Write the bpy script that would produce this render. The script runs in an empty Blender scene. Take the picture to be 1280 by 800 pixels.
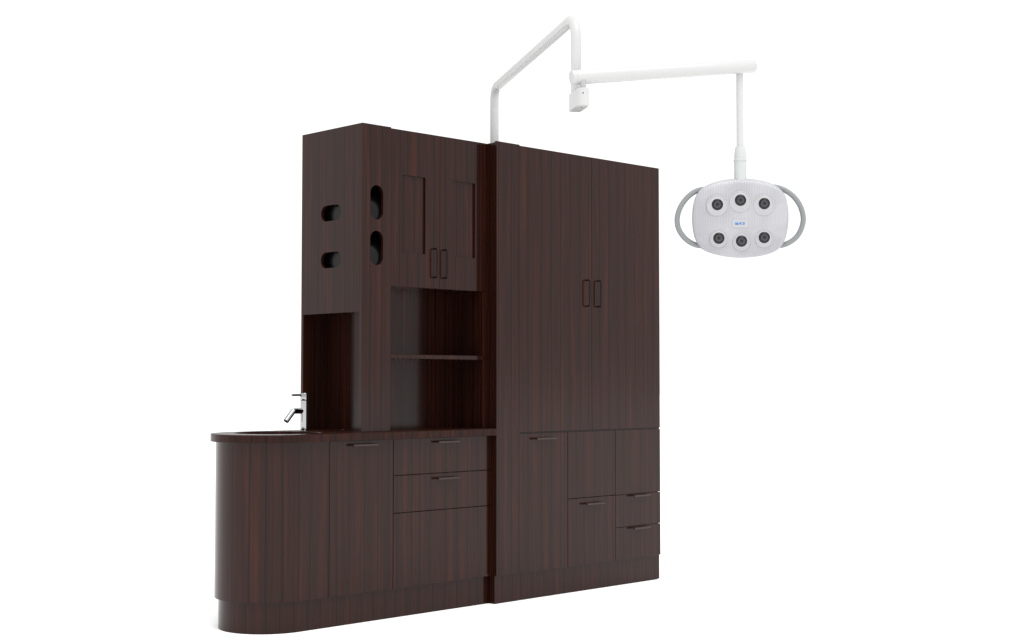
import bpy, bmesh, math
from math import radians as Rd, sin, cos, pi, sqrt
from mathutils import Vector, Matrix
from mathutils.geometry import tessellate_polygon

scene = bpy.context.scene
COL = scene.collection

# ------------------------------------------------------------------ camera
cam_d = bpy.data.cameras.new('camera')
cam_d.sensor_fit = 'HORIZONTAL'
cam_d.sensor_width = 36.0
cam_d.lens = 1763.7 / 1280 * 36
cam_d.clip_start = 0.05
cam_d.clip_end = 400
cam = bpy.data.objects.new('camera', cam_d)
COL.objects.link(cam)
cam.location = (-5.0674, -5.3034, 1.15)
cam.rotation_euler = (Rd(90 + 2.490), 0, Rd(45.679 - 90))
scene.camera = cam

# ------------------------------------------------------------------ light: white studio all round, one large soft key
world = bpy.data.worlds.new("World")
scene.world = world
world.use_nodes = True
wb = world.node_tree.nodes['Background']
wb.inputs[0].default_value = (1.0, 1.0, 1.0, 1)
wb.inputs[1].default_value = 1.15

key_d = bpy.data.lights.new('key_light', 'SUN')
key_d.energy = 2.3
key_d.angle = Rd(42)
key_d.color = (1.0, 0.995, 0.985)
key = bpy.data.objects.new('key_light', key_d)
COL.objects.link(key)
key.location = (1, -4, 5)
key.rotation_euler = Vector((-0.12, -0.42, 0.90)).to_track_quat('Z', 'Y').to_euler()

scene.view_settings.view_transform = 'Standard'
scene.view_settings.look = 'None'
scene.view_settings.exposure = 0
scene.view_settings.gamma = 1
scene.render.engine = 'CYCLES'
scene.cycles.use_denoising = True
scene.cycles.use_adaptive_sampling = False
scene.render.resolution_x = 1024
scene.render.resolution_y = 640

# ------------------------------------------------------------------ materials
def new_mat(name):
    m = bpy.data.materials.new(name)
    m.use_nodes = True
    return m, m.node_tree.nodes, m.node_tree.links, m.node_tree.nodes['Principled BSDF']

def simple(name, col, rough, metal=0.0, ior=1.45, **kw):
    m, N, L, b = new_mat(name)
    b.inputs['Base Color'].default_value = (*col, 1)
    b.inputs['Roughness'].default_value = rough
    b.inputs['Metallic'].default_value = metal
    b.inputs['IOR'].default_value = ior
    for k, v in kw.items():
        b.inputs[k].default_value = v
    return m

def wood_mat(name='dark_rosewood_veneer', rough=0.13):
    m, N, L, b = new_mat(name)
    def nd(t, **kw):
        n = N.new(t)
        for k, v in kw.items():
            setattr(n, k, v)
        return n
    def mth(op, a, bb=None, c=None, clamp=False):
        n = nd('ShaderNodeMath', operation=op, use_clamp=clamp)
        for i, x in enumerate((a, bb, c)):
            if x is None: continue
            if isinstance(x, (int, float)): n.inputs[i].default_value = x
            else: L.new(x, n.inputs[i])
        return n.outputs[0]
    def ramp(x, lo, hi, smooth=True):
        n = nd('ShaderNodeMapRange', interpolation_type='SMOOTHSTEP' if smooth else 'LINEAR')
        L.new(x, n.inputs[0]); n.inputs[1].default_value = lo; n.inputs[2].default_value = hi
        return n.outputs[0]
    uv = nd('ShaderNodeUVMap', uv_map='UVMap')
    sp = nd('ShaderNodeSeparateXYZ'); L.new(uv.outputs[0], sp.inputs[0])
    u, v = sp.outputs[0], sp.outputs[1]
    def vec(x, y):
        c = nd('ShaderNodeCombineXYZ'); L.new(x, c.inputs[0]); L.new(y, c.inputs[1]); return c.outputs[0]
    def noise2(us, vs, detail=2.0, seed=0.0, rough_=0.5):
        n = nd('ShaderNodeTexNoise', noise_dimensions='2D')
        L.new(vec(mth('MULTIPLY_ADD', u if us < 50 else UW[0], us, seed), mth('MULTIPLY', v, vs)), n.inputs['Vector'])
        n.inputs['Scale'].default_value = 1.0
        n.inputs['Detail'].default_value = detail
        n.inputs['Roughness'].default_value = rough_
        return n.outputs[0]
    UW = [u]
    # wandering of the grain along its length
    wv = noise2(9.0, 1.3, 1.5, 3.0)
    wv2 = noise2(16.0, 6.5, 1.0, 8.0)
    uw = mth('MULTIPLY_ADD', wv2, 0.011, mth('MULTIPLY_ADD', wv, 0.034, u))
    UW[0] = uw
    # soft reddish heart bands
    n1 = nd('ShaderNodeTexNoise', noise_dimensions='2D')
    L.new(vec(mth('MULTIPLY', uw, 24.0), mth('MULTIPLY', v, 0.8)), n1.inputs['Vector'])
    n1.inputs['Scale'].default_value = 1.0; n1.inputs['Detail'].default_value = 2.0; n1.inputs['Roughness'].default_value = 0.5
    band = ramp(n1.outputs[0], 0.48, 0.80)
    # fine fibres
    fib = noise2(240.0, 4.0, 2.0, 11.0, 0.6)
    fib2 = noise2(90.0, 1.6, 2.0, 5.0, 0.55)
    # thin black veneer lines, straight and vertical
    vo = nd('ShaderNodeTexVoronoi', voronoi_dimensions='1D', feature='DISTANCE_TO_EDGE')
    L.new(u, vo.inputs['W']); vo.inputs['Scale'].default_value = 13.0; vo.inputs['Randomness'].default_value = 0.7
    line = mth('SUBTRACT', 1.0, ramp(vo.outputs['Distance'], 0.016, 0.070))
    vo2 = nd('ShaderNodeTexVoronoi', voronoi_dimensions='1D', feature='DISTANCE_TO_EDGE')
    L.new(mth('ADD', u, 7.3), vo2.inputs['W']); vo2.inputs['Scale'].default_value = 38.0; vo2.inputs['Randomness'].default_value = 1.0
    line2 = mth('SUBTRACT', 1.0, ramp(vo2.outputs['Distance'], 0.02, 0.10))
    def mix(f, a, c):
        n = nd('ShaderNodeMix', data_type='RGBA')
        L.new(f, n.inputs[0])
        for i, x in ((6, a), (7, c)):
            if isinstance(x, tuple): n.inputs[i].default_value = (*x, 1)
            else: L.new(x, n.inputs[i])
        return n.outputs[2]
    c = mix(ramp(fib2, 0.35, 0.7), (0.0150, 0.0043, 0.0028), (0.0220, 0.0060, 0.0036))
    c = mix(mth('MULTIPLY', band, ramp(fib, 0.20, 0.62)), c, (0.038, 0.0082, 0.0040))
    c = mix(mth('MULTIPLY', line2, 0.40), c, (0.004, 0.003, 0.002))
    c = mix(mth('MULTIPLY', line, 0.78), c, (0.0015, 0.0016, 0.0012))
    L.new(c, b.inputs['Base Color'])
    L.new(mth('MULTIPLY_ADD', fib, 0.03, rough), b.inputs['Roughness'])
    b.inputs['IOR'].default_value = 1.305
    return m

M_WOOD = wood_mat()
M_TOP = wood_mat('dark_rosewood_worktop', 0.30)
M_TOP.node_tree.nodes['Principled BSDF'].inputs['Specular IOR Level'].default_value = 0.3
M_HANDLE = simple('dark_bronze_pull', (0.007, 0.0030, 0.0024), 0.22, ior=1.30)
M_LIP = simple('dark_bronze_lip', (0.022, 0.0075, 0.0055), 0.20, ior=1.47)
M_GAP = simple('dark_carcass', (0.010, 0.004, 0.003), 0.5, ior=1.3)
M_FLOOR = simple('white_studio_floor', (0.96, 0.96, 0.96), 0.9, ior=1.01)
M_WHITE = simple('white_enamel', (0.50, 0.50, 0.50), 0.30, ior=1.4)
M_COLLAR = simple('white_plastic', (0.47, 0.485, 0.485), 0.35, ior=1.4)
M_GRIP = simple('grey_rubber_grip', (0.225, 0.236, 0.240), 0.45, ior=1.35)
M_CUP = simple('white_lens_cup', (0.405, 0.405, 0.42), 0.30, ior=1.4)
M_LENS = simple('dark_lens_glass', (0.014, 0.014, 0.016), 0.10, ior=1.32)
M_LENSIN = simple('lens_core', (0.048, 0.048, 0.052), 0.3)
M_BLACK = simple('black_rim', (0.02, 0.02, 0.022), 0.35)
M_CHROME = simple('chrome', (0.35, 0.36, 0.36), 0.06, 1.0)
M_STEEL = simple('brushed_pin', (0.42, 0.42, 0.42), 0.3, 0.3)
M_SINK = simple('dark_basin_glaze', (0.022, 0.008, 0.005), 0.08, ior=1.5)
M_RIM = simple('basin_rim_glaze', (0.030, 0.012, 0.008), 0.35, ior=1.35)
M_BLACKGLOSS = simple('black_gloss_lining', (0.0015, 0.0013, 0.0012), 0.22, ior=1.30)
M_BADGE = simple('badge_plate', (0.40, 0.405, 0.43), 0.35)
M_BLUE = simple('logo_blue', (0.012, 0.07, 0.34), 0.4)
M_CYAN = simple('logo_cyan', (0.05, 0.34, 0.58), 0.4)

def ribbed():
    m, N, L, b = new_mat('ribbed_clear_cover')
    tc = N.new('ShaderNodeTexCoord'); sp = N.new('ShaderNodeSeparateXYZ'); L.new(tc.outputs['Object'], sp.inputs[0])
    mu = N.new('ShaderNodeMath'); mu.operation = 'MULTIPLY'; L.new(sp.outputs[0], mu.inputs[0]); mu.inputs[1].default_value = 2 * pi / 0.0072
    sn = N.new('ShaderNodeMath'); sn.operation = 'SINE'; L.new(mu.outputs[0], sn.inputs[0])
    no = N.new('ShaderNodeTexNoise'); L.new(tc.outputs['Object'], no.inputs['Vector']); no.inputs['Scale'].default_value = 9.0; no.inputs['Detail'].default_value = 2
    mr = N.new('ShaderNodeMapRange'); L.new(sn.outputs[0], mr.inputs[0]); mr.inputs[1].default_value = -1; mr.inputs[2].default_value = 1
    mx = N.new('ShaderNodeMix'); mx.data_type = 'RGBA'; L.new(mr.outputs[0], mx.inputs[0])
    mx.inputs[6].default_value = (0.368, 0.363, 0.388, 1); mx.inputs[7].default_value = (0.422, 0.417, 0.442, 1)
    m2 = N.new('ShaderNodeMix'); m2.data_type = 'RGBA'; m2.blend_type = 'MULTIPLY'
    L.new(mx.outputs[2], m2.inputs[6])
    cr = N.new('ShaderNodeMapRange'); L.new(no.outputs[0], cr.inputs[0]); cr.inputs[1].default_value = 0.35; cr.inputs[2].default_value = 0.65; cr.inputs[3].default_value = 0.90; cr.inputs[4].default_value = 1.03
    m2.inputs[0].default_value = 1.0; L.new(cr.outputs[0], m2.inputs[7])
    L.new(m2.outputs[2], b.inputs['Base Color'])
    bp = N.new('ShaderNodeBump'); bp.inputs['Strength'].default_value = 0.35; bp.inputs['Distance'].default_value = 0.0012
    L.new(sn.outputs[0], bp.inputs['Height']); L.new(bp.outputs[0], b.inputs['Normal'])
    b.inputs['Roughness'].default_value = 0.2
    b.inputs['IOR'].default_value = 1.45
    return m
M_RIB = ribbed()

# ------------------------------------------------------------------ helpers
def link(name, me, mat, parent=None, smooth=0):
    o = bpy.data.objects.new(name, me)
    COL.objects.link(o)
    if mat: me.materials.append(mat)
    if smooth:
        me.shade_smooth()
        me.set_sharp_from_angle(angle=Rd(smooth))
    if parent: o.parent = parent
    return o

def uvmap(me, off=0.0, uf=None, voff=0.0):
    """grain runs along v; default projection by face normal"""
    l = me.uv_layers.new(name='UVMap')
    for p in me.polygons:
        n = p.normal
        for li in p.loop_indices:
            co = me.vertices[me.loops[li].vertex_index].co
            if uf:
                uvv = uf(co, p)
            elif abs(n.z) > 0.7: uvv = (co.x, co.y)
            elif abs(n.x) > abs(n.y): uvv = (co.y * 1.0 + 0.31, co.z)
            else: uvv = (co.x, co.z)
            l.data[li].uv = (uvv[0] + off, uvv[1] + voff)

def mesh_from(bm, name):
    bmesh.ops.recalc_face_normals(bm, faces=bm.faces[:])
    me = bpy.data.meshes.new(name)
    bm.to_mesh(me); bm.free()
    return me

def bm_box(bm, x0, x1, y0, y1, z0, z1):
    vs = [bm.verts.new(c) for c in ((x0,y0,z0),(x1,y0,z0),(x1,y1,z0),(x0,y1,z0),(x0,y0,z1),(x1,y0,z1),(x1,y1,z1),(x0,y1,z1))]
    for f in ((0,3,2,1),(4,5,6,7),(0,1,5,4),(1,2,6,5),(2,3,7,6),(3,0,4,7)):
        bm.faces.new([vs[i] for i in f])

def box(name, b, parent, mat=None, off=0.0, bev=0.0008):
    bm = bmesh.new()
    bm_box(bm, *b)
    if bev:
        bmesh.ops.bevel(bm, geom=bm.edges[:], offset=bev, segments=1, affect='EDGES', profile=0.7)
    me = mesh_from(bm, name)
    uvmap(me, off)
    return link(name, me, mat or M_WOOD, parent)

def boxes(name, bs, parent, mat=None, off=0.0):
    bm = bmesh.new()
    for b in bs: bm_box(bm, *b)
    me = mesh_from(bm, name)
    uvmap(me, off)
    return link(name, me, mat or M_WOOD, parent)

def plate(name, outer, holes, thick, mapf, parent, mat=None, off=0.0):
    """outer, holes: lists of 2D points; mapf(a, b, t) -> 3D with t in 0..thick"""
    loops = [outer] + holes
    flat = [p for l in loops for p in l]
    tris = tessellate_polygon([[Vector((p[0], p[1], 0)) for p in l] for l in loops])
    bm = bmesh.new()
    A = [bm.verts.new(mapf(p[0], p[1], 0)) for p in flat]
    B = [bm.verts.new(mapf(p[0], p[1], thick)) for p in flat]
    for t in tris:
        try:
            bm.faces.new([A[i] for i in t]); bm.faces.new([B[i] for i in reversed(t)])
        except ValueError: pass
    s = 0
    for l in loops:
        n = len(l)
        for i in range(n):
            a, b = s + i, s + (i + 1) % n
            bm.faces.new((A[a], A[b], B[b], B[a]))
        s += n
    me = mesh_from(bm, name)
    uvmap(me, off)
    return link(name, me, mat or M_WOOD, parent, smooth=35)

def stadium(cx, cy, half_len, r, vertical, n=14):
    pts = []
    L_ = half_len - r
    for i in range(n + 1):
        a = pi * i / n
        pts.append((L_ + r * sin(a), r * cos(a)))
    for i in range(n + 1):
        a = pi * i / n
        pts.append((-L_ - r * sin(a), -r * cos(a)))
    if vertical: return [(cx + q, cy + p) for p, q in pts]
    return [(cx + p, cy + q) for p, q in pts]

def lathe(bm, prof, c=(0, 0, 0), axis='Z', n=40, M=None):
    """prof: (radius, height) list; closes ends with radius 0"""
    rings = []
    for r, h in prof:
        if r < 1e-7:
            rings.append([bm.verts.new((0, 0, h))])
        else:
            rings.append([bm.verts.new((r * cos(2*pi*k/n), r * sin(2*pi*k/n), h)) for k in range(n)])
    for a, b in zip(rings, rings[1:]):
        for k in range(n):
            k2 = (k + 1) % n
            if len(a) == 1 and len(b) == 1: continue
            if len(a) == 1: bm.faces.new((a[0], b[k2], b[k]))
            elif len(b) == 1: bm.faces.new((a[k], a[k2], b[0]))
            else: bm.faces.new((a[k], a[k2], b[k2], b[k]))
    vs = [v for r in rings for v in r]
    if M is None: M = Matrix.Translation(c)
    for v in vs: v.co = M @ v.co

def lathe_obj(name, prof, parent, mat, M=None, c=(0, 0, 0), n=40, smooth=35):
    bm = bmesh.new(); lathe(bm, prof, c=c, n=n, M=M)
    me = mesh_from(bm, name)
    uvmap(me)
    return link(name, me, mat, parent, smooth=smooth)

def tube(bm, pts, rad, n=20, cap=True):
    pts = [Vector(p) for p in pts]
    rads = rad if isinstance(rad, (list, tuple)) else [rad] * len(pts)
    rings = []
    up = None
    for i, p in enumerate(pts):
        if i == 0: d = pts[1] - pts[0]
        elif i == len(pts) - 1: d = pts[-1] - pts[-2]
        else: d = (pts[i+1] - p).normalized() + (p - pts[i-1]).normalized()
        d.normalize()
        if up is None:
            up = d.orthogonal().normalized()
        else:
            up = (up - d * up.dot(d)).normalized()
        s = d.cross(up)
        rings.append([bm.verts.new(p + (up * cos(2*pi*k/n) + s * sin(2*pi*k/n)) * rads[i]) for k in range(n)])
    for a, b in zip(rings, rings[1:]):
        for k in range(n):
            bm.faces.new((a[k], a[(k+1) % n], b[(k+1) % n], b[k]))
    if cap:
        bm.faces.new(rings[0]); bm.faces.new(rings[-1])

def tube_obj(name, pts, rad, parent, mat, n=20, smooth=40):
    bm = bmesh.new(); tube(bm, pts, rad, n)
    me = mesh_from(bm, name); uvmap(me)
    return link(name, me, mat, parent, smooth=smooth)

def fillet(pts, rads, n=10):
    """polyline with arc-rounded inner corners"""
    P = [Vector(p) for p in pts]
    out = [P[0]]
    for i in range(1, len(P) - 1):
        a = (P[i-1] - P[i]).normalized(); b = (P[i+1] - P[i]).normalized()
        ang = a.angle(b); r = rads[i-1]
        t = r / math.tan(ang / 2)
        s, e = P[i] + a * t, P[i] + b * t
        c = P[i] + (a + b).normalized() * (r / sin(ang / 2))
        v0, v1 = s - c, e - c
        w = v0.angle(v1)
        for k in range(n + 1):
            f = k / n
            out.append(c + (v0 * sin((1-f)*w) + v1 * sin(f*w)) / sin(w))
    out.append(P[-1])
    return out

def densify(P, step=0.04):
    out = [P[0]]
    for a, b in zip(P, P[1:]):
        k = max(1, int((Vector(b) - Vector(a)).length / step))
        for i in range(1, k + 1): out.append(Vector(a).lerp(Vector(b), i / k))
    return out

def thing(name, label, cat, loc=(0, 0, 0), rot=(0, 0, 0)):
    o = bpy.data.objects.new(name, None)
    COL.objects.link(o)
    o.empty_display_size = 0.1
    o.location = loc; o.rotation_euler = rot
    o['label'] = label; o['category'] = cat
    return o

# ------------------------------------------------------------------ setting
bm = bmesh.new()
vs = [bm.verts.new((x, y, 0)) for x, y in ((-90, -90), (90, -90), (90, 90), (-90, 90))]
bm.faces.new(vs)
o = link('floor', mesh_from(bm, 'floor'), M_FLOOR); o['kind'] = 'structure'
o['label'] = 'plain white studio floor'

# dimensions shared by the three cabinets (metres)
S = 0.0766      # front plane of the hutch
B = 0.0381      # front plane of the base cabinet fronts
BACK = 0.570
ZT = 2.407      # top of tall panels
ZD = 2.402      # top of doors
ZK = 0.144      # top of plinth
ZC0, ZC1 = 0.8697, 0.906   # worktop

def d_pull(door, x, y, z0, z1):
    """vertical D shaped pull: bar on two posts, standing 30 mm off the door"""
    r = 0.0043
    pts = fillet([(x, y + 0.002, z0), (x, y - 0.027, z0), (x, y - 0.027, z1), (x, y + 0.002, z1)], [0.007, 0.007], 6)
    return tube_obj('handle', pts, r, door, M_HANDLE, n=14)

def lip_pull(front, x0, x1, y, zt):
    """horizontal lip pull: wedge shaped shelf with a rolled front lip"""
    prof = [(y + 0.001, zt - 0.0045), (y + 0.001, zt), (y - 0.027, zt + 0.0010), (y - 0.030, zt - 0.0008), (y - 0.0312, zt - 0.0045),
            (y - 0.030, zt - 0.0095), (y - 0.027, zt - 0.0105), (y - 0.024, zt - 0.0090), (y - 0.0225, zt - 0.0045)]
    bm = bmesh.new()
    a = [bm.verts.new((x0, p[0], p[1])) for p in prof]
    b = [bm.verts.new((x1, p[0], p[1])) for p in prof]
    n = len(prof)
    for i in range(n): bm.faces.new((a[i], a[(i+1) % n], b[(i+1) % n], b[i]))
    bm.faces.new(a); bm.faces.new(b)
    me = mesh_from(bm, 'handle'); uvmap(me)
    return link('handle', me, M_LIP, front)

# ------------------------------------------------------------------ 1. tall cabinet (right)
T = thing('tall_cabinet', 'tallest dark rosewood cabinet at the right end, with two full-length doors over drawers', 'cabinet', (0.66, 0.285, 0))
def TB(*a, **k):
    o = box(*a, **k); return o
def fix(root):
    """children were modelled in world coordinates: keep them there"""
    M = Matrix.Translation(root.location).inverted() if True else None
    for c in root.children:
        c.matrix_parent_inverse = root.matrix_world.inverted() if False else M
W = 1.320
boxes('carcass', [(0.0, 0.018, 0.0187, BACK, ZK + 0.001, ZT - 0.006), (W - 0.018, W - 0.001, 0.019, BACK, ZK + 0.001, ZD - 0.001),
                  (0.018, W - 0.018, 0.0215, 0.04, ZK + 0.001, 0.8738), (0.018, W - 0.018, 0.0215, 0.04, 0.8807, ZD - 0.002),
                  (0.018, W - 0.018, 0.04, BACK - 0.008, ZD - 0.02, ZD - 0.002), (0.018, W - 0.018, BACK - 0.008, BACK, ZK + 0.001, ZD - 0.002),
                  (0.018, W - 0.018, 0.04, BACK - 0.01, ZK + 0.002, ZK + 0.02)], T, off=0.4)
box('gap_strip', (0.1695, W - 0.0008, 0.0050, 0.0210, 0.8740, 0.8805), T, mat=M_BLACKGLOSS, bev=0)  # added gloss strip filling the door gap so it reflects grey
box('filler_panel', (0.0, 0.169, 0.0, 0.0185, ZK, ZT), T, off=0.13)
d = box('door', (0.1695, 0.7320, 0.0, 0.0185, 0.881, ZD), T, off=0.13)
d_pull(d, 0.690, 0.0, 1.567, 1.711)
d = box('door', (0.7332, W, 0.0, 0.0185, 0.881, ZD), T, off=0.57)
d_pull(d, 0.782, 0.0, 1.567, 1.711)
d = box('cupboard_door', (0.1695, 0.5350, 0.0, 0.0185, ZK, 0.8735), T, off=0.13)
lip_pull(d, 0.271, 0.420, 0.0, 0.850)
box('upper_front', (0.5385, 0.9260, 0.0, 0.0185, 0.5120, 0.8735), T, off=0.92)
box('upper_front', (0.9290, W, 0.0, 0.0185, 0.5098, 0.8735), T, off=0.53)
d = box('cupboard_door', (0.5385, 0.9260, 0.0, 0.0185, ZK, 0.5085), T, off=0.92)
lip_pull(d, 0.661, 0.806, 0.0, 0.481)
d = box('drawer_front', (0.9290, W, 0.0, 0.0185, 0.3270, 0.5074), T, off=0.53)
lip_pull(d, 1.057, 1.199, 0.0, 0.5035)
d = box('drawer_front', (0.9290, W, 0.0, 0.0185, ZK, 0.3248), T, off=0.53)
lip_pull(d, 1.057, 1.201, 0.0, 0.3195)
boxes('plinth', [(0.0, 0.169, 0.0149, BACK - 0.002, 0.0, ZK), (0.169, W + 0.0055, 0.0149, BACK - 0.002, 0.004, ZK - 0.0006)], T, off=0.71)

# ------------------------------------------------------------------ 2. base cabinet with rounded end
Bc = thing('base_cabinet', 'low dark rosewood base cabinet with a rounded end, three drawers and a worktop', 'cabinet', (-0.7, 0.29, 0))
XC = -1.200
def half_outline(R, yf, yb, xr, n=48, xl=XC):
    """front line, semicircle at the left, back line"""
    cy = (yf + yb) / 2
    pts = [(xr, yf)]
    k0 = 8
    for i in range(1, k0): pts.append((xr + (xl - xr) * i / k0, yf))
    for i in range(n + 1):
        a = -pi/2 - pi * i / n
        pts.append((xl + R * cos(a), cy + (yb - yf) / 2 * sin(a)))
    for i in range(1, k0): pts.append((xl + (xr - xl) * i / k0, yb))
    pts.append((xr, yb))
    return pts
def arc_uv(R, cy, off):
    def f(co, p):
        n = p.normal
        if abs(n.z) > 0.7: return (co.y * 1.0 + 0.2, co.x)
        if co.x >= XC - 1e-5:
            if abs(n.x) > 0.8: return (co.y, co.z)
            return ((co.x if co.y < cy else 2 * XC - pi * R - co.x), co.z)
        a = math.atan2(-(co.x - XC), -(co.y - cy))      # 0 at the front, pi at the back
        return (XC - R * a, co.z)
    return f
def prism(name, outline, z0, z1, parent, uf, mat=None, cham=0.0, holes_r=None, off=0.0):
    bm = bmesh.new()
    A = [bm.verts.new((x, y, z0)) for x, y in outline]
    Bv = [bm.verts.new((x, y, z1)) for x, y in outline]
    n = len(outline)
    for i in range(n): bm.faces.new((A[i], A[(i+1) % n], Bv[(i+1) % n], Bv[i]))
    bm.faces.new(A); bm.faces.new(Bv)
    me = mesh_from(bm, name)
    uvmap(me, off, uf)
    return link(name, me, mat or M_WOOD, parent, smooth=30)
Rb = 0.2560
prism('curved_end_panel', half_outline(Rb, B, B + 2 * Rb, -1.0470), ZK, ZC0 - 0.0005, Bc, arc_uv(Rb, B + Rb, 0.05), off=0.05)
prism('plinth', half_outline(Rb - 0.0187, B + 0.0187, B + 2 * Rb - 0.0187, 0.0 - 0.0015), 0.0, ZK - 0.0005, Bc, arc_uv(Rb, B + Rb, 0.37), off=0.37)
boxes('carcass', [(-1.046, -0.002, B + 0.0215, B + 2 * Rb - 0.003, ZK + 0.001, ZC0 - 0.001)], Bc, off=0.6)
d = box('door', (-1.0435, -0.6605, B, B + 0.019, ZK, ZC0 - 0.002), Bc, off=0.22)
lip_pull(d, -0.925, -0.777, B, 0.852)
d = box('drawer', (-0.6565, -0.0015, B, B + 0.019, 0.6925, ZC0 - 0.002), Bc, off=0.78)
lip_pull(d, -0.389, -0.248, B, 0.852)
d = box('drawer', (-0.6565, -0.0015, B, B + 0.019, 0.5090, 0.6890), Bc, off=0.78)
lip_pull(d, -0.389, -0.248, B, 0.6690)
box('drawer', (-0.6565, -0.0015, B, B + 0.019, ZK, 0.5055), Bc, off=0.78)

# worktop with rounded edges and a round cut-out
SX, SY, SR = -1.155, 0.300, 0.207
def worktop():
    R = 0.285
    prof = [(0.0008, ZC0), (0.0, ZC0 + 0.0008), (0.0, ZC1 - 0.0050), (0.0010, ZC1 - 0.0022), (0.0028, ZC1 - 0.0006), (0.0055, ZC1)]
    bm = bmesh.new()
    def ring(ins, z):
        pts = half_outline(R - ins, ins, 2 * R - ins * 0.08, -0.0005)
        return [bm.verts.new((x, y, z)) for x, y in pts]
    rings = [ring(i, z) for i, z in prof]
    n = len(rings[0])
    for a, b in zip(rings, rings[1:]):
        for i in range(n): bm.faces.new((a[i], a[(i+1) % n], b[(i+1) % n], b[i]))
    nh = 72
    def hring(ins, z): return [bm.verts.new((SX + (SR + ins) * cos(2*pi*k/nh), SY + (SR + ins) * sin(2*pi*k/nh), z)) for k in range(nh)]
    hr = [hring(i, z) for i, z in prof]
    for a, b in zip(hr, hr[1:]):
        for i in range(nh): bm.faces.new((a[i], a[(i+1) % nh], b[(i+1) % nh], b[i]))
    for o_, h_ in ((rings[0], hr[0]), (rings[-1], hr[-1])):
        allv = o_ + h_
        for t in tessellate_polygon([[v.co.copy() for v in o_], [v.co.copy() for v in h_]]):
            try: bm.faces.new([allv[i] for i in t])
            except ValueError: pass
    me = mesh_from(bm, 'worktop')
    base = arc_uv(R, R, 0)
    def uf(co, p):
        c = p.center
        if abs(p.normal.z) < 0.7 and (Vector((c.x - SX, c.y - SY)).length < SR + 0.006):
            return (math.atan2(co.y - SY, co.x - SX) * SR, co.z)
        return base(co, p)
    uvmap(me, 0.93, uf)
    return link('worktop', me, M_TOP, Bc, smooth=9)
wt = worktop()
lathe_obj('grommet', [(0, 0.0), (0.030, 0.0), (0.031, 0.0025), (0.028, 0.0045), (0.024, 0.0045), (0.0225, 0.003), (0, 0.003)], wt, M_SINK, c=(-0.780, 0.300, ZC1 + 0.0003))

# ------------------------------------------------------------------ 3. basin
Sk = thing('sink', 'round dark glossy basin sunk into the worktop at its rounded end', 'sink', (SX, SY, ZC1 - 0.12))
prof = [(0, 0.0), (0.05, 0.001), (0.11, 0.010), (0.16, 0.030), (0.190, 0.062), (0.1995, 0.078), (0.2035, 0.0835),
        (0.2065, 0.0835), (0.2065, 0.078), (0.200, 0.060), (0.17, 0.022), (0.11, -0.002), (0.05, -0.010), (0, -0.012)]
lathe_obj('bowl', prof, Sk, M_SINK, n=72, smooth=50)
lathe_obj('rim', [(0.2015, 0.0845), (0.2020, 0.0880), (0.2045, 0.0885), (0.2066, 0.0870), (0.2066, 0.0845), (0.2015, 0.0845)], Sk, M_RIM, n=72, smooth=50)
lathe_obj('drain', [(0, 0.005), (0.018, 0.005), (0.022, 0.003), (0.022, 0.0015), (0, 0.0015)], Sk, M_CHROME, n=32)

# ------------------------------------------------------------------ 4. faucet
Fc = thing('faucet', 'chrome single-lever basin tap with an angled spout standing beside the sink', 'faucet', (-0.930, 0.400, ZC1))
lathe_obj('body', [(0, 0), (0.0222, 0), (0.0222, 0.0025), (0.0202, 0.0045), (0.0202, 0.1490), (0.0190, 0.1500), (0, 0.1500)], Fc, M_CHROME)
lathe_obj('cap', [(0, 0.1510), (0.0205, 0.1510), (0.0212, 0.1525), (0.0212, 0.1840), (0.0200, 0.1860), (0, 0.1860)], Fc, M_CHROME)
tube_obj('lever', [(-0.016, 0, 0.1765), (-0.060, 0, 0.1765), (-0.0745, 0, 0.1765), (-0.0755, 0, 0.1765)], [0.0052, 0.0052, 0.0052, 0.0042], Fc, M_CHROME, n=18)
pts = fillet([(-0.012, 0, 0.0985), (-0.066, 0, 0.0985), (-0.108, 0, 0.0500)], [0.016], 10)
sp = tube_obj('spout', pts, 0.0142, Fc, M_CHROME, n=28)
dv = (Vector(pts[-1]) - Vector(pts[-2])).normalized()
q = dv.to_track_quat('Z', 'Y').to_matrix().to_4x4()
lathe_obj('aerator', [(0, 0.0005), (0.0115, 0.0005), (0.0115, 0.0022), (0.009, 0.0022), (0.009, 0.0012), (0, 0.0012)], sp, M_BLACK, M=Matrix.Translation(pts[-1]) @ q)
lathe_obj('indicator', [(0, 0), (0.0038, 0), (0.0038, 0.0012), (0, 0.0015)], Fc, M_BLACK,
          M=Matrix.Translation((-0.0148, -0.0142, 0.011)) @ Vector((-0.72, -0.69, 0)).to_track_quat('Z', 'Y').to_matrix().to_4x4(), n=16)

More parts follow.
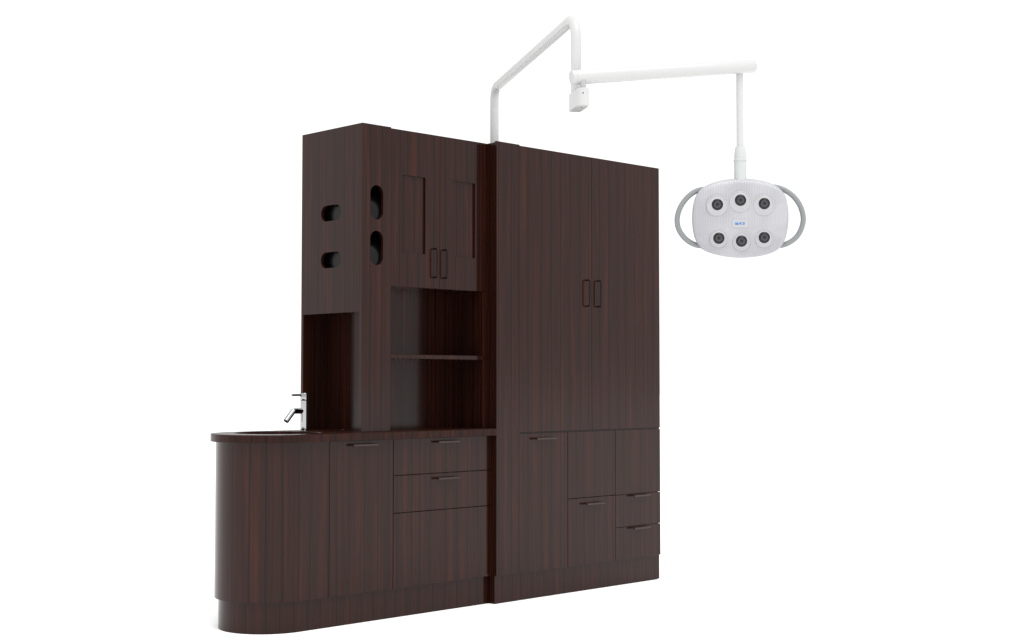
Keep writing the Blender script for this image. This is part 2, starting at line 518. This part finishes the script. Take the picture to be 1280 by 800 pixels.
# ------------------------------------------------------------------ 5. hutch: hollow column with slots, doors and open shelves
YB = 0.312
H = thing('hutch_cabinet', 'dark rosewood wall unit standing on the worktop, with slotted column, paired doors and open shelves', 'cabinet', (-0.41, 0.32, ZC1))
CX0, CX1 = -0.829, -0.649
ZN = 1.487
t = 0.0175
zb = ZC1 - 0.0004
plate('column_front', [(CX0, zb), (CX1, zb), (CX1, ZT), (CX0, ZT)],
      [stadium(-0.738, 2.0255, 0.0845, 0.0400, True), stadium(-0.738, 1.8015, 0.0845, 0.0400, True)],
      t, lambda a, b_, k: (a, S + k, b_), H, off=0.31)
y0, y1 = S + t + 0.0003, BACK
rail = 0.018
outer = [(y0, zb), (y0 + 0.0005, zb), (y0 + 0.0005, ZN), (y1 - rail, ZN), (y1 - rail, zb), (y1, zb), (y1, ZT), (y0, ZT)]
plate('column_side', outer, [stadium(0.325, 1.9870, 0.0820, 0.0395, False), stadium(0.325, 1.7525, 0.0820, 0.0395, False)],
      t, lambda a, b_, k: (CX0 + k, a, b_), H, off=0.16)
boxes('column_inner', [(CX1 - 0.018, CX1 - 0.0006, S + t + 0.0006, BACK - 0.019, zb, ZT - 0.003),      # partition
                       (CX0 + t + 0.0005, CX1 - 0.0005, BACK - 0.0175, BACK - 0.0005, zb, ZT - 0.003),      # back
                       (CX0 + t + 0.0005, CX1 - 0.019, S + t + 0.0006, BACK - 0.018, ZN + 0.0006, ZN + 0.018), # niche top
                       (CX0 + t + 0.0005, CX1 - 0.019, S + t + 0.0006, BACK - 0.018, ZT - 0.019, ZT - 0.003)], H, off=0.9)
boxes('slot_lining', [(CX0 + t + 0.019, CX0 + t + 0.027, S + t + 0.10, BACK - 0.02, 1.66, 2.12)], H, mat=M_BLACKGLOSS)
for zc in (2.0255, 1.8015):                       # added plate, curved so its reflection greys the foot of each upright slot
    bm = bmesh.new()
    xa, xb = CX0 + t + 0.0295, CX1 - 0.0190
    prof = [(0.001, -0.100)] + [(0.001, -0.035)] + [(0.001 + 0.075 * (k / 10) ** 1.8, -0.035 + 0.125 * k / 10) for k in range(1, 11)]
    fr = [(S + t + p[0], zc + p[1]) for p in prof]; bk = [(p[0] + 0.004, p[1]) for p in reversed(fr)]
    q4 = fr + bk
    va = [bm.verts.new((xa, p[0], p[1])) for p in q4]; vb = [bm.verts.new((xb, p[0], p[1])) for p in q4]
    nq = len(q4)
    for i in range(nq): bm.faces.new((va[i], va[(i+1) % nq], vb[(i+1) % nq], vb[i]))
    bm.faces.new(va); bm.faces.new(vb)
    me = mesh_from(bm, 'slot_reflector'); uvmap(me); link('slot_reflector', me, M_BLACKGLOSS, H, smooth=35)
boxes('carcass', [(-0.028, -0.0015, S + 0.0035, BACK - 0.018, zb, 1.6190),            # right side of the open bay
                  (CX1 + 0.0005, -0.0285, YB, YB + 0.016, zb, 1.6192),   # back of the open bay
                  (CX1 + 0.0005, -0.0015, BACK - 0.0175, BACK - 0.001, zb, ZD - 0.004),
                  (CX1 + 0.0005, -0.0015, S + 0.0195, BACK - 0.018, 1.6195, 1.6375),     # bottom of the cupboard
                  (CX1 + 0.0005, -0.0015, S + 0.0195, BACK - 0.018, ZD - 0.022, ZD - 0.004),
                  (-0.020, -0.0015, S + 0.0195, BACK - 0.018, 1.6380, ZD - 0.0225),
                  (CX1 + 0.0005, -0.022, S + 0.0195, S + 0.03, 1.6380, ZD - 0.0225)], H, off=0.44)
box('filler_strip', (-0.0405, -0.0012, S, S + 0.019, 1.6200, ZD), H, off=0.05)
box('shelf', (CX1 + 0.0008, -0.0120, S - 0.0010, YB - 0.0005, 1.2620, 1.2830), H, off=0.66)
def panel_door(x0, x1, rx0, rx1, rz0, rz1, off):
    """door with a sunk rectangular field"""
    z0, z1 = 1.6200, ZD
    bm = bmesh.new()
    dpt = 0.011
    def R4(xa, xb, za, zb_, y): return [bm.verts.new(c) for c in ((xa, y, za), (xb, y, za), (xb, y, zb_), (xa, y, zb_))]
    o_, i_, f_, k_ = R4(x0, x1, z0, z1, S), R4(rx0, rx1, rz0, rz1, S), R4(rx0 , rx1, rz0, rz1, S + dpt), R4(x0, x1, z0, z1, S + 0.019)
    for a, b_ in ((o_, i_), (i_, f_), (o_, k_)):
        for j in range(4): bm.faces.new((a[j], a[(j+1) % 4], b_[(j+1) % 4], b_[j]))
    bm.faces.new(f_); bm.faces.new(k_)
    me = mesh_from(bm, 'door')
    def uf(co, p):
        n = p.normal
        sh = 0.27 if (abs(n.y) > 0.9 and p.center.y > S + 0.005 and p.center.y < S + 0.015) else 0
        if abs(n.z) > 0.7: return (co.x, co.y)
        if abs(n.x) > 0.7: return (co.y, co.z)
        return (co.x + sh, co.z)
    uvmap(me, off, uf)
    return link('door', me, M_WOOD, H)
d = panel_door(-0.6480, -0.3280, -0.581, -0.424, 1.790, 2.178, 0.83)
d_pull(d, -0.367, S, 1.676, 1.821)
d = panel_door(-0.3255, -0.0415, -0.239, -0.083, 1.790, 2.182, 0.83)
d_pull(d, -0.299, S, 1.676, 1.819)

for r in (T, Bc, H):
    for c in r.children:
        c.matrix_parent_inverse = Matrix.Translation(-Vector(r.location))

# ------------------------------------------------------------------ 6. dental light
P1 = Vector((0.1660, 0.1920, 0))
P2 = Vector((-0.6230, -1.1510, 0))
ZA = 2.739
PIN = Vector((-0.679, -1.243, 0))
AL = Vector((-0.716, -1.209, 2.445)); AR = Vector((0.069, -1.591, 2.557))
ax = (AR - AL).normalized()
ROD = Vector((0.021, -1.547, 0))
L_ = thing('dental_light', 'white overhead surgical lamp on a bent pole and swing arm rising behind the tallest cabinet', 'lamp', (P1.x, P1.y, ZD))
lt = []
pole = tube_obj('pole', densify(fillet([(P1.x, P1.y, ZD + 0.0005), (P1.x, P1.y, ZA), (P2.x, P2.y, ZA), (P2.x, P2.y, 2.335)], [0.075, 0.095], 14)), 0.0232, L_, M_WHITE, n=36)
# flat cable cover under the horizontal run
dh = (P2 - P1).normalized(); sd = Vector((-dh.y, dh.x, 0))
bm = bmesh.new()
a0, a1 = P1 + dh * 0.10, P2 - dh * 0.10
for w, z0_, z1_ in ((0.0125, ZA - 0.0262, ZA - 0.012),):
    vs = []
    for p in (a0, a1):
        for s_, z_ in ((-w, z0_ + 0.002), (-w + 0.003, z0_), (w - 0.003, z0_), (w, z0_ + 0.002), (w, z1_), (-w, z1_)):
            v_ = p + sd * s_; vs.append(bm.verts.new((v_.x, v_.y, z_)))
    for i in range(6): bm.faces.new((vs[i], vs[(i+1) % 6], vs[6 + (i+1) % 6], vs[6 + i]))
    bm.faces.new(vs[:6]); bm.faces.new(vs[6:])
me = mesh_from(bm, 'cable_cover'); uvmap(me); link('cable_cover', me, M_WHITE, pole)
# knuckle block
def knuckle():
    d_ = (PIN - P2); ln = d_.length; u_ = d_.normalized(); w_ = Vector((-u_.y, u_.x, 0))
    r = 0.0262
    out = []
    n = 20
    out.append((-0.022, r)) ; 
    for i in range(n + 1):
        a = pi/2 - pi * i / n
        out.append((ln + r * cos(a), r * sin(a)))
    out.append((-0.022, -r)); out.append((-0.027, -r + 0.006)); out.append((-0.027, r - 0.006))
    bm = bmesh.new()
    rings = []
    for z_, ins in ((2.3215, 0.0025), (2.3240, 0.0), (2.3965, 0.0), (2.3985, 0.002)):
        cx = ln / 2
        rings.append([bm.verts.new((P2 + u_ * (cx + (p - cx) * (1 - ins / 0.05)) + w_ * (q_ * (1 - ins / r))).to_tuple()[:2] + (z_,)) for p, q_ in out])
    for a, b_ in zip(rings, rings[1:]):
        for i in range(len(out)): bm.faces.new((a[i], a[(i+1) % len(out)], b_[(i+1) % len(out)], b_[i]))
    bm.faces.new(rings[0]); bm.faces.new(rings[-1])
    me = mesh_from(bm, 'knuckle'); uvmap(me)
    k = link('knuckle', me, M_WHITE, L_, smooth=35)
    cdir = Vector((-0.72, -0.694, 0))     # small set screw on the rounded face
    pos = Vector((PIN.x, PIN.y, 2.374)) + cdir * r
    lathe_obj('set_screw', [(0, 0), (0.0030, 0), (0.0030, 0.0006), (0, 0.0006)], k, M_BLACK, M=Matrix.Translation(pos) @ cdir.to_track_quat('Z', 'Y').to_matrix().to_4x4(), n=16)
    for f in (0.30, 0.85):
        p = P2 + u_ * ln * f
        lathe_obj('screw', [(0, 2.3205), (0.0042, 2.3205), (0.0046, 2.3215), (0, 2.3216)], k, M_CHROME, c=(p.x, p.y, 0), n=18)
    return k
knuckle()
lathe_obj('pivot_pin', [(0, 2.396), (0.0130, 2.396), (0.0130, 2.436), (0, 2.436)], L_, M_STEEL, c=(PIN.x, PIN.y, 0), n=28)
# swing arm with end cap and two fine joints
ln = (AR - AL).length
ra = 0.0310
def ap(x): return x
prof = [(0, 0.0), (ra - 0.004, 0.0), (ra - 0.0008, 0.002), (ra, 0.005), (ra, 0.0165), (ra - 0.0008, 0.0172), (ra - 0.0008, 0.0180), (ra, 0.0187),
        (ra, 0.270), (ra - 0.0006, 0.2705), (ra - 0.0006, 0.2725), (ra - 0.0002, 0.273), (ra - 0.0002, 0.560), (ra - 0.0008, 0.5605), (ra - 0.0008, 0.5625), (ra - 0.0005, 0.563),
        (ra - 0.0008, ln - 0.004), (ra - 0.0030, ln), (0, ln)]
lathe_obj('swing_arm', prof, L_, M_WHITE, M=Matrix.Translation(AL) @ ax.to_track_quat('Z', 'Y').to_matrix().to_4x4(), n=48, smooth=30)
lathe_obj('drop_rod', [(0, 2.19), (0.0157, 2.19), (0.0157, 2.530), (0, 2.530)], L_, M_WHITE, c=(ROD.x, ROD.y, 0), n=32)
lathe_obj('collar', [(0, 2.040), (0.0265, 2.040), (0.0272, 2.124), (0.0272, 2.1270), (0.0292, 2.1285), (0.0296, 2.1310), (0.0296, 2.1350), (0.0290, 2.1370),
                     (0.0262, 2.1385), (0.0262, 2.1620), (0.0255, 2.1680), (0.0215, 2.1905), (0.0208, 2.1935), (0.0190, 2.1950), (0, 2.1950)], L_, M_COLLAR, c=(ROD.x, ROD.y, 0), n=40)

# lamp head, local frame: x right, y away from the viewer, z up
PX = 1.0 / (280.8 * 6.667)       # one unit of the 6.667x measured outline, in metres
CXL, CZL = 636.0, 420.0
head_outline = [(640,88),(560,92),(480,103),(420,118),(365,140),(318,168),(285,200),(262,240),(247,290),(237,350),(233,420),(237,480),(247,545),(264,600),(290,645),(325,680),(380,706),(440,724),(500,737),(570,746),(640,750),
                (710,746),(790,737),(850,724),(905,706),(950,680),(982,645),(1007,600),(1023,545),(1033,480),(1037,420),(1033,350),(1024,290),(1010,240),(988,200),(955,168),(910,140),(858,118),(795,103),(718,92)]
OUT = [((x - CXL) * PX, -(y - CZL) * PX) for x, y in head_outline]
# resample with Catmull-Rom for a smooth edge
def smooth_loop(P, k=3):
    n = len(P); o_ = []
    for i in range(n):
        p0, p1, p2, p3 = P[i-1], P[i], P[(i+1) % n], P[(i+2) % n]
        for j in range(k):
            t_ = j / k
            o_.append(tuple(0.5 * ((2*p1[a]) + (-p0[a]+p2[a])*t_ + (2*p0[a]-5*p1[a]+4*p2[a]-p3[a])*t_*t_ + (-p0[a]+3*p1[a]-3*p2[a]+p3[a])*t_**3) for a in (0, 1)))
    return o_
OUT = smooth_loop(OUT)
head_y = ROD.y
rotz = Rd(45.679 - 90); tilt = Rd(5.0)
headM = Matrix.Translation((0.0242, -1.5438, 1.8740)) @ Matrix.Rotation(rotz, 4, 'Z') @ Matrix.Rotation(tilt, 4, 'X')
def fdepth(s): return -0.034 * (1 - s ** 5) ** 0.55 if s < 1 else 0.0
bm = bmesh.new()
rings = []
ss = [0.15, 0.3, 0.45, 0.6, 0.7, 0.78, 0.85, 0.90, 0.94, 0.965, 0.985, 0.996, 1.0]
c0 = bm.verts.new((0, fdepth(0), 0))
for s_ in ss: rings.append([bm.verts.new((x * s_, fdepth(s_), z * s_)) for x, z in OUT])
for s_, y_ in ((1.0, 0.006), (0.99, 0.016), (0.96, 0.028), (0.88, 0.042), (0.72, 0.052), (0.4, 0.056)):
    rings.append([bm.verts.new((x * s_, y_, z * s_)) for x, z in OUT])
c1 = bm.verts.new((0, 0.057, 0))
n = len(OUT)
for i in range(n):
    bm.faces.new((c0, rings[0][i], rings[0][(i+1) % n]))
    bm.faces.new((c1, rings[-1][i], rings[-1][(i+1) % n]))
for a, b_ in zip(rings, rings[1:]):
    for i in range(n): bm.faces.new((a[i], a[(i+1) % n], b_[(i+1) % n], b_[i]))
me = mesh_from(bm, 'lamp_head'); uvmap(me)
head = link('lamp_head', me, M_RIB, L_, smooth=60)
def toYd(x, y, dy): # measured point -> local
    return Vector(((x - CXL) * PX, dy, -(y - CZL) * PX))
RX = Matrix.Rotation(Rd(90), 4, 'X')        # lathe axis z -> local -y
cups = [((430, 316), (432, 308), 86), ((622, 284), (623, 272), 88), ((818, 312), (820, 300), 86),
        ((446, 590), (446, 586), 72), ((634, 616), (634, 610), 72), ((822, 588), (822, 580), 74)]
for (rx, rz), (lx, lz), rr in cups:
    R_ = rr * PX
    rl = 47 * PX
    c = toYd(rx, rz, -0.0335); l = toYd(lx, lz, -0.0335)
    # cup: loft from a large outer ring to a smaller offset inner ring
    bm = bmesh.new(); nn = 48
    def ringc(cx, cz, r, y): return [bm.verts.new((cx + r * cos(2*pi*k/nn), y, cz + r * sin(2*pi*k/nn))) for k in range(nn)]
    R6 = [ringc(c.x, c.z, R_, c.y + 0.003), ringc(c.x, c.z, R_, c.y - 0.0015), ringc(c.x, c.z, R_ * 0.97, c.y - 0.0026), ringc(c.x, c.z, R_ * 0.90, c.y - 0.0022),
          ringc(c.x + (l.x-c.x)*0.4, c.z + (l.z-c.z)*0.4, R_ * 0.86, c.y - 0.0008), ringc(l.x, l.z, rl * 1.12, c.y - 0.0050), ringc(l.x, l.z, rl * 1.02, c.y - 0.0055), ringc(l.x, l.z, rl * 0.98, c.y - 0.001)]
    for a, b_ in zip(R6, R6[1:]):
        for i in range(nn): bm.faces.new((a[i], a[(i+1) % nn], b_[(i+1) % nn], b_[i]))
    bm.faces.new(R6[-1])
    me = mesh_from(bm, 'lens_cup'); uvmap(me); link('lens_cup', me, M_CUP, head, smooth=50)
    Ml = Matrix.Translation((l.x, -0.0335, l.z)) @ RX
    bm = bmesh.new()
    lathe(bm, [(0, 0.003), (rl*0.97, 0.003), (rl*0.97, 0.0048), (rl*0.90, 0.0066), (rl*0.6, 0.0092), (rl*0.3, 0.0104), (0, 0.0108)], n=40, M=Ml)
    lathe(bm, [(rl*0.46, 0.0098), (rl*0.45, 0.0109), (rl*0.40, 0.0109), (rl*0.38, 0.0100)], n=32, M=Ml)
    me = mesh_from(bm, 'lens'); uvmap(me)
    lo = link('lens', me, M_LENS, head, smooth=50)
    me.materials.append(M_LENSIN); me.materials.append(M_BLACK)
    for p in me.polygons:
        pc = p.center - Vector((l.x, 0, l.z)); rrr = sqrt(pc.x**2 + pc.z**2)
        if 0.34 * rl < rrr < 0.50 * rl and p.center.y < -0.0430: p.material_index = 1
        elif rrr > 0.80 * rl: p.material_index = 2
# badge and lettering
bm = bmesh.new()
c = toYd(623, 464, 0)
bm_box(bm, c.x - 66*PX, c.x + 66*PX, -0.0356, -0.033, c.z - 34*PX, c.z + 34*PX)
bmesh.ops.bevel(bm, geom=[e for e in bm.edges if abs(e.verts[0].co.y - e.verts[1].co.y) > 0.001], offset=0.003, segments=4, affect='EDGES')
me = mesh_from(bm, 'badge'); uvmap(me); badge = link('badge', me, M_BADGE, head)
def glyph(txt, x, z, h, wscale, mat):
    cu = bpy.data.curves.new('lettering', 'FONT'); cu.body = txt; cu.size = h / 0.69; cu.extrude = 0.0003; cu.align_x = 'LEFT'
    cu.offset = h * 0.012
    to = bpy.data.objects.new('t', cu); COL.objects.link(to)
    bpy.context.view_layer.update()
    me = bpy.data.meshes.new_from_object(to)
    bpy.data.objects.remove(to)
    for v_ in me.vertices:
        a_ = v_.co.copy(); v_.co = (x + a_.x * wscale, -0.0360 - a_.z, z + a_.y)
    me.materials.clear()
    return me
zb_ = c.z - 9 * PX; hh = 20 * PX
x0 = c.x - 42 * PX
bm = bmesh.new()                                   # block emblem: blue band below
bm_box(bm, x0, x0 + 24*PX, -0.0362, -0.0354, zb_, zb_ + hh * 0.42)
bm_box(bm, x0 + 24*PX, x0 + 31*PX, -0.0362, -0.0354, zb_, zb_ + hh * 0.22)
me = mesh_from(bm, 'emblem'); uvmap(me); link('lettering', me, M_BLUE, head)
bm = bmesh.new()                                   # cyan band above with two small windows
for a_, b2, z_, z2 in ((0, 24, 0.76, 1.0), (0, 5, 0.44, 0.76), (10, 14, 0.44, 0.76), (19, 24, 0.44, 0.76), (5, 10, 0.44, 0.52), (14, 19, 0.44, 0.52)):
    bm_box(bm, x0 + a_*PX, x0 + b2*PX, -0.0362, -0.0354, zb_ + hh*z_, zb_ + hh*z2)
me = mesh_from(bm, 'emblem'); uvmap(me); link('lettering', me, M_CYAN, head)
for ch, dx, mt in (('A', 30, M_BLUE), ('D', 48, M_CYAN), ('S', 66, M_BLUE)):
    me = glyph(ch, x0 + dx * PX, zb_, hh, 1.05, mt)
    link('lettering', me, mt, head)
# side grips
def grip(pts):
    P = [toYd(x, y, dy) for x, y, dy in pts]
    P = [tuple(p) for p in P]
    o_ = []
    for i in range(len(P) - 1):
        p0, p1, p2, p3 = P[max(i-1, 0)], P[i], P[i+1], P[min(i+2, len(P)-1)]
        for j in range(6):
            t_ = j / 6
            o_.append(tuple(0.5 * ((2*p1[a]) + (-p0[a]+p2[a])*t_ + (2*p0[a]-5*p1[a]+4*p2[a]-p3[a])*t_*t_ + (-p0[a]+3*p1[a]-3*p2[a]+p3[a])*t_**3) for a in (0, 1, 2)))
    o_.append(P[-1])
    return o_
gl = grip([(400, 175, 0.03), (320, 178, 0.025), (250, 203, 0.02), (185, 258, 0.018), (135, 335, 0.017), (113, 420, 0.017), (123, 500, 0.017), (165, 570, 0.018), (225, 620, 0.02), (290, 645, 0.025), (380, 650, 0.03)])
gr = grip([(860, 160, 0.03), (930, 158, 0.025), (1010, 185, 0.02), (1085, 240, 0.018), (1140, 320, 0.017), (1165, 415, 0.017), (1153, 495, 0.017), (1115, 568, 0.018), (1055, 618, 0.02), (985, 645, 0.025), (900, 650, 0.03)])
g1 = tube_obj('grip_handle', gl, 22 * PX, L_, M_GRIP, n=20)
g2 = tube_obj('grip_handle', gr, 22 * PX, L_, M_GRIP, n=20)
hinge = lathe_obj('hinge', [(0, -0.03), (0.0195, -0.03), (0.0205, -0.028), (0.0205, 0.0), (0.0195, 0.002), (0, 0.002)], L_, M_COLLAR,
          M=Matrix.Translation((-0.0010, 0.002, 0.1605)) @ RX, n=36)

inv = Matrix.Translation(-Vector(L_.location))
for c in L_.children:
    if c in (head, g1, g2, hinge):
        c.matrix_parent_inverse = inv
        c.matrix_basis = headM
    else:
        c.matrix_parent_inverse = inv
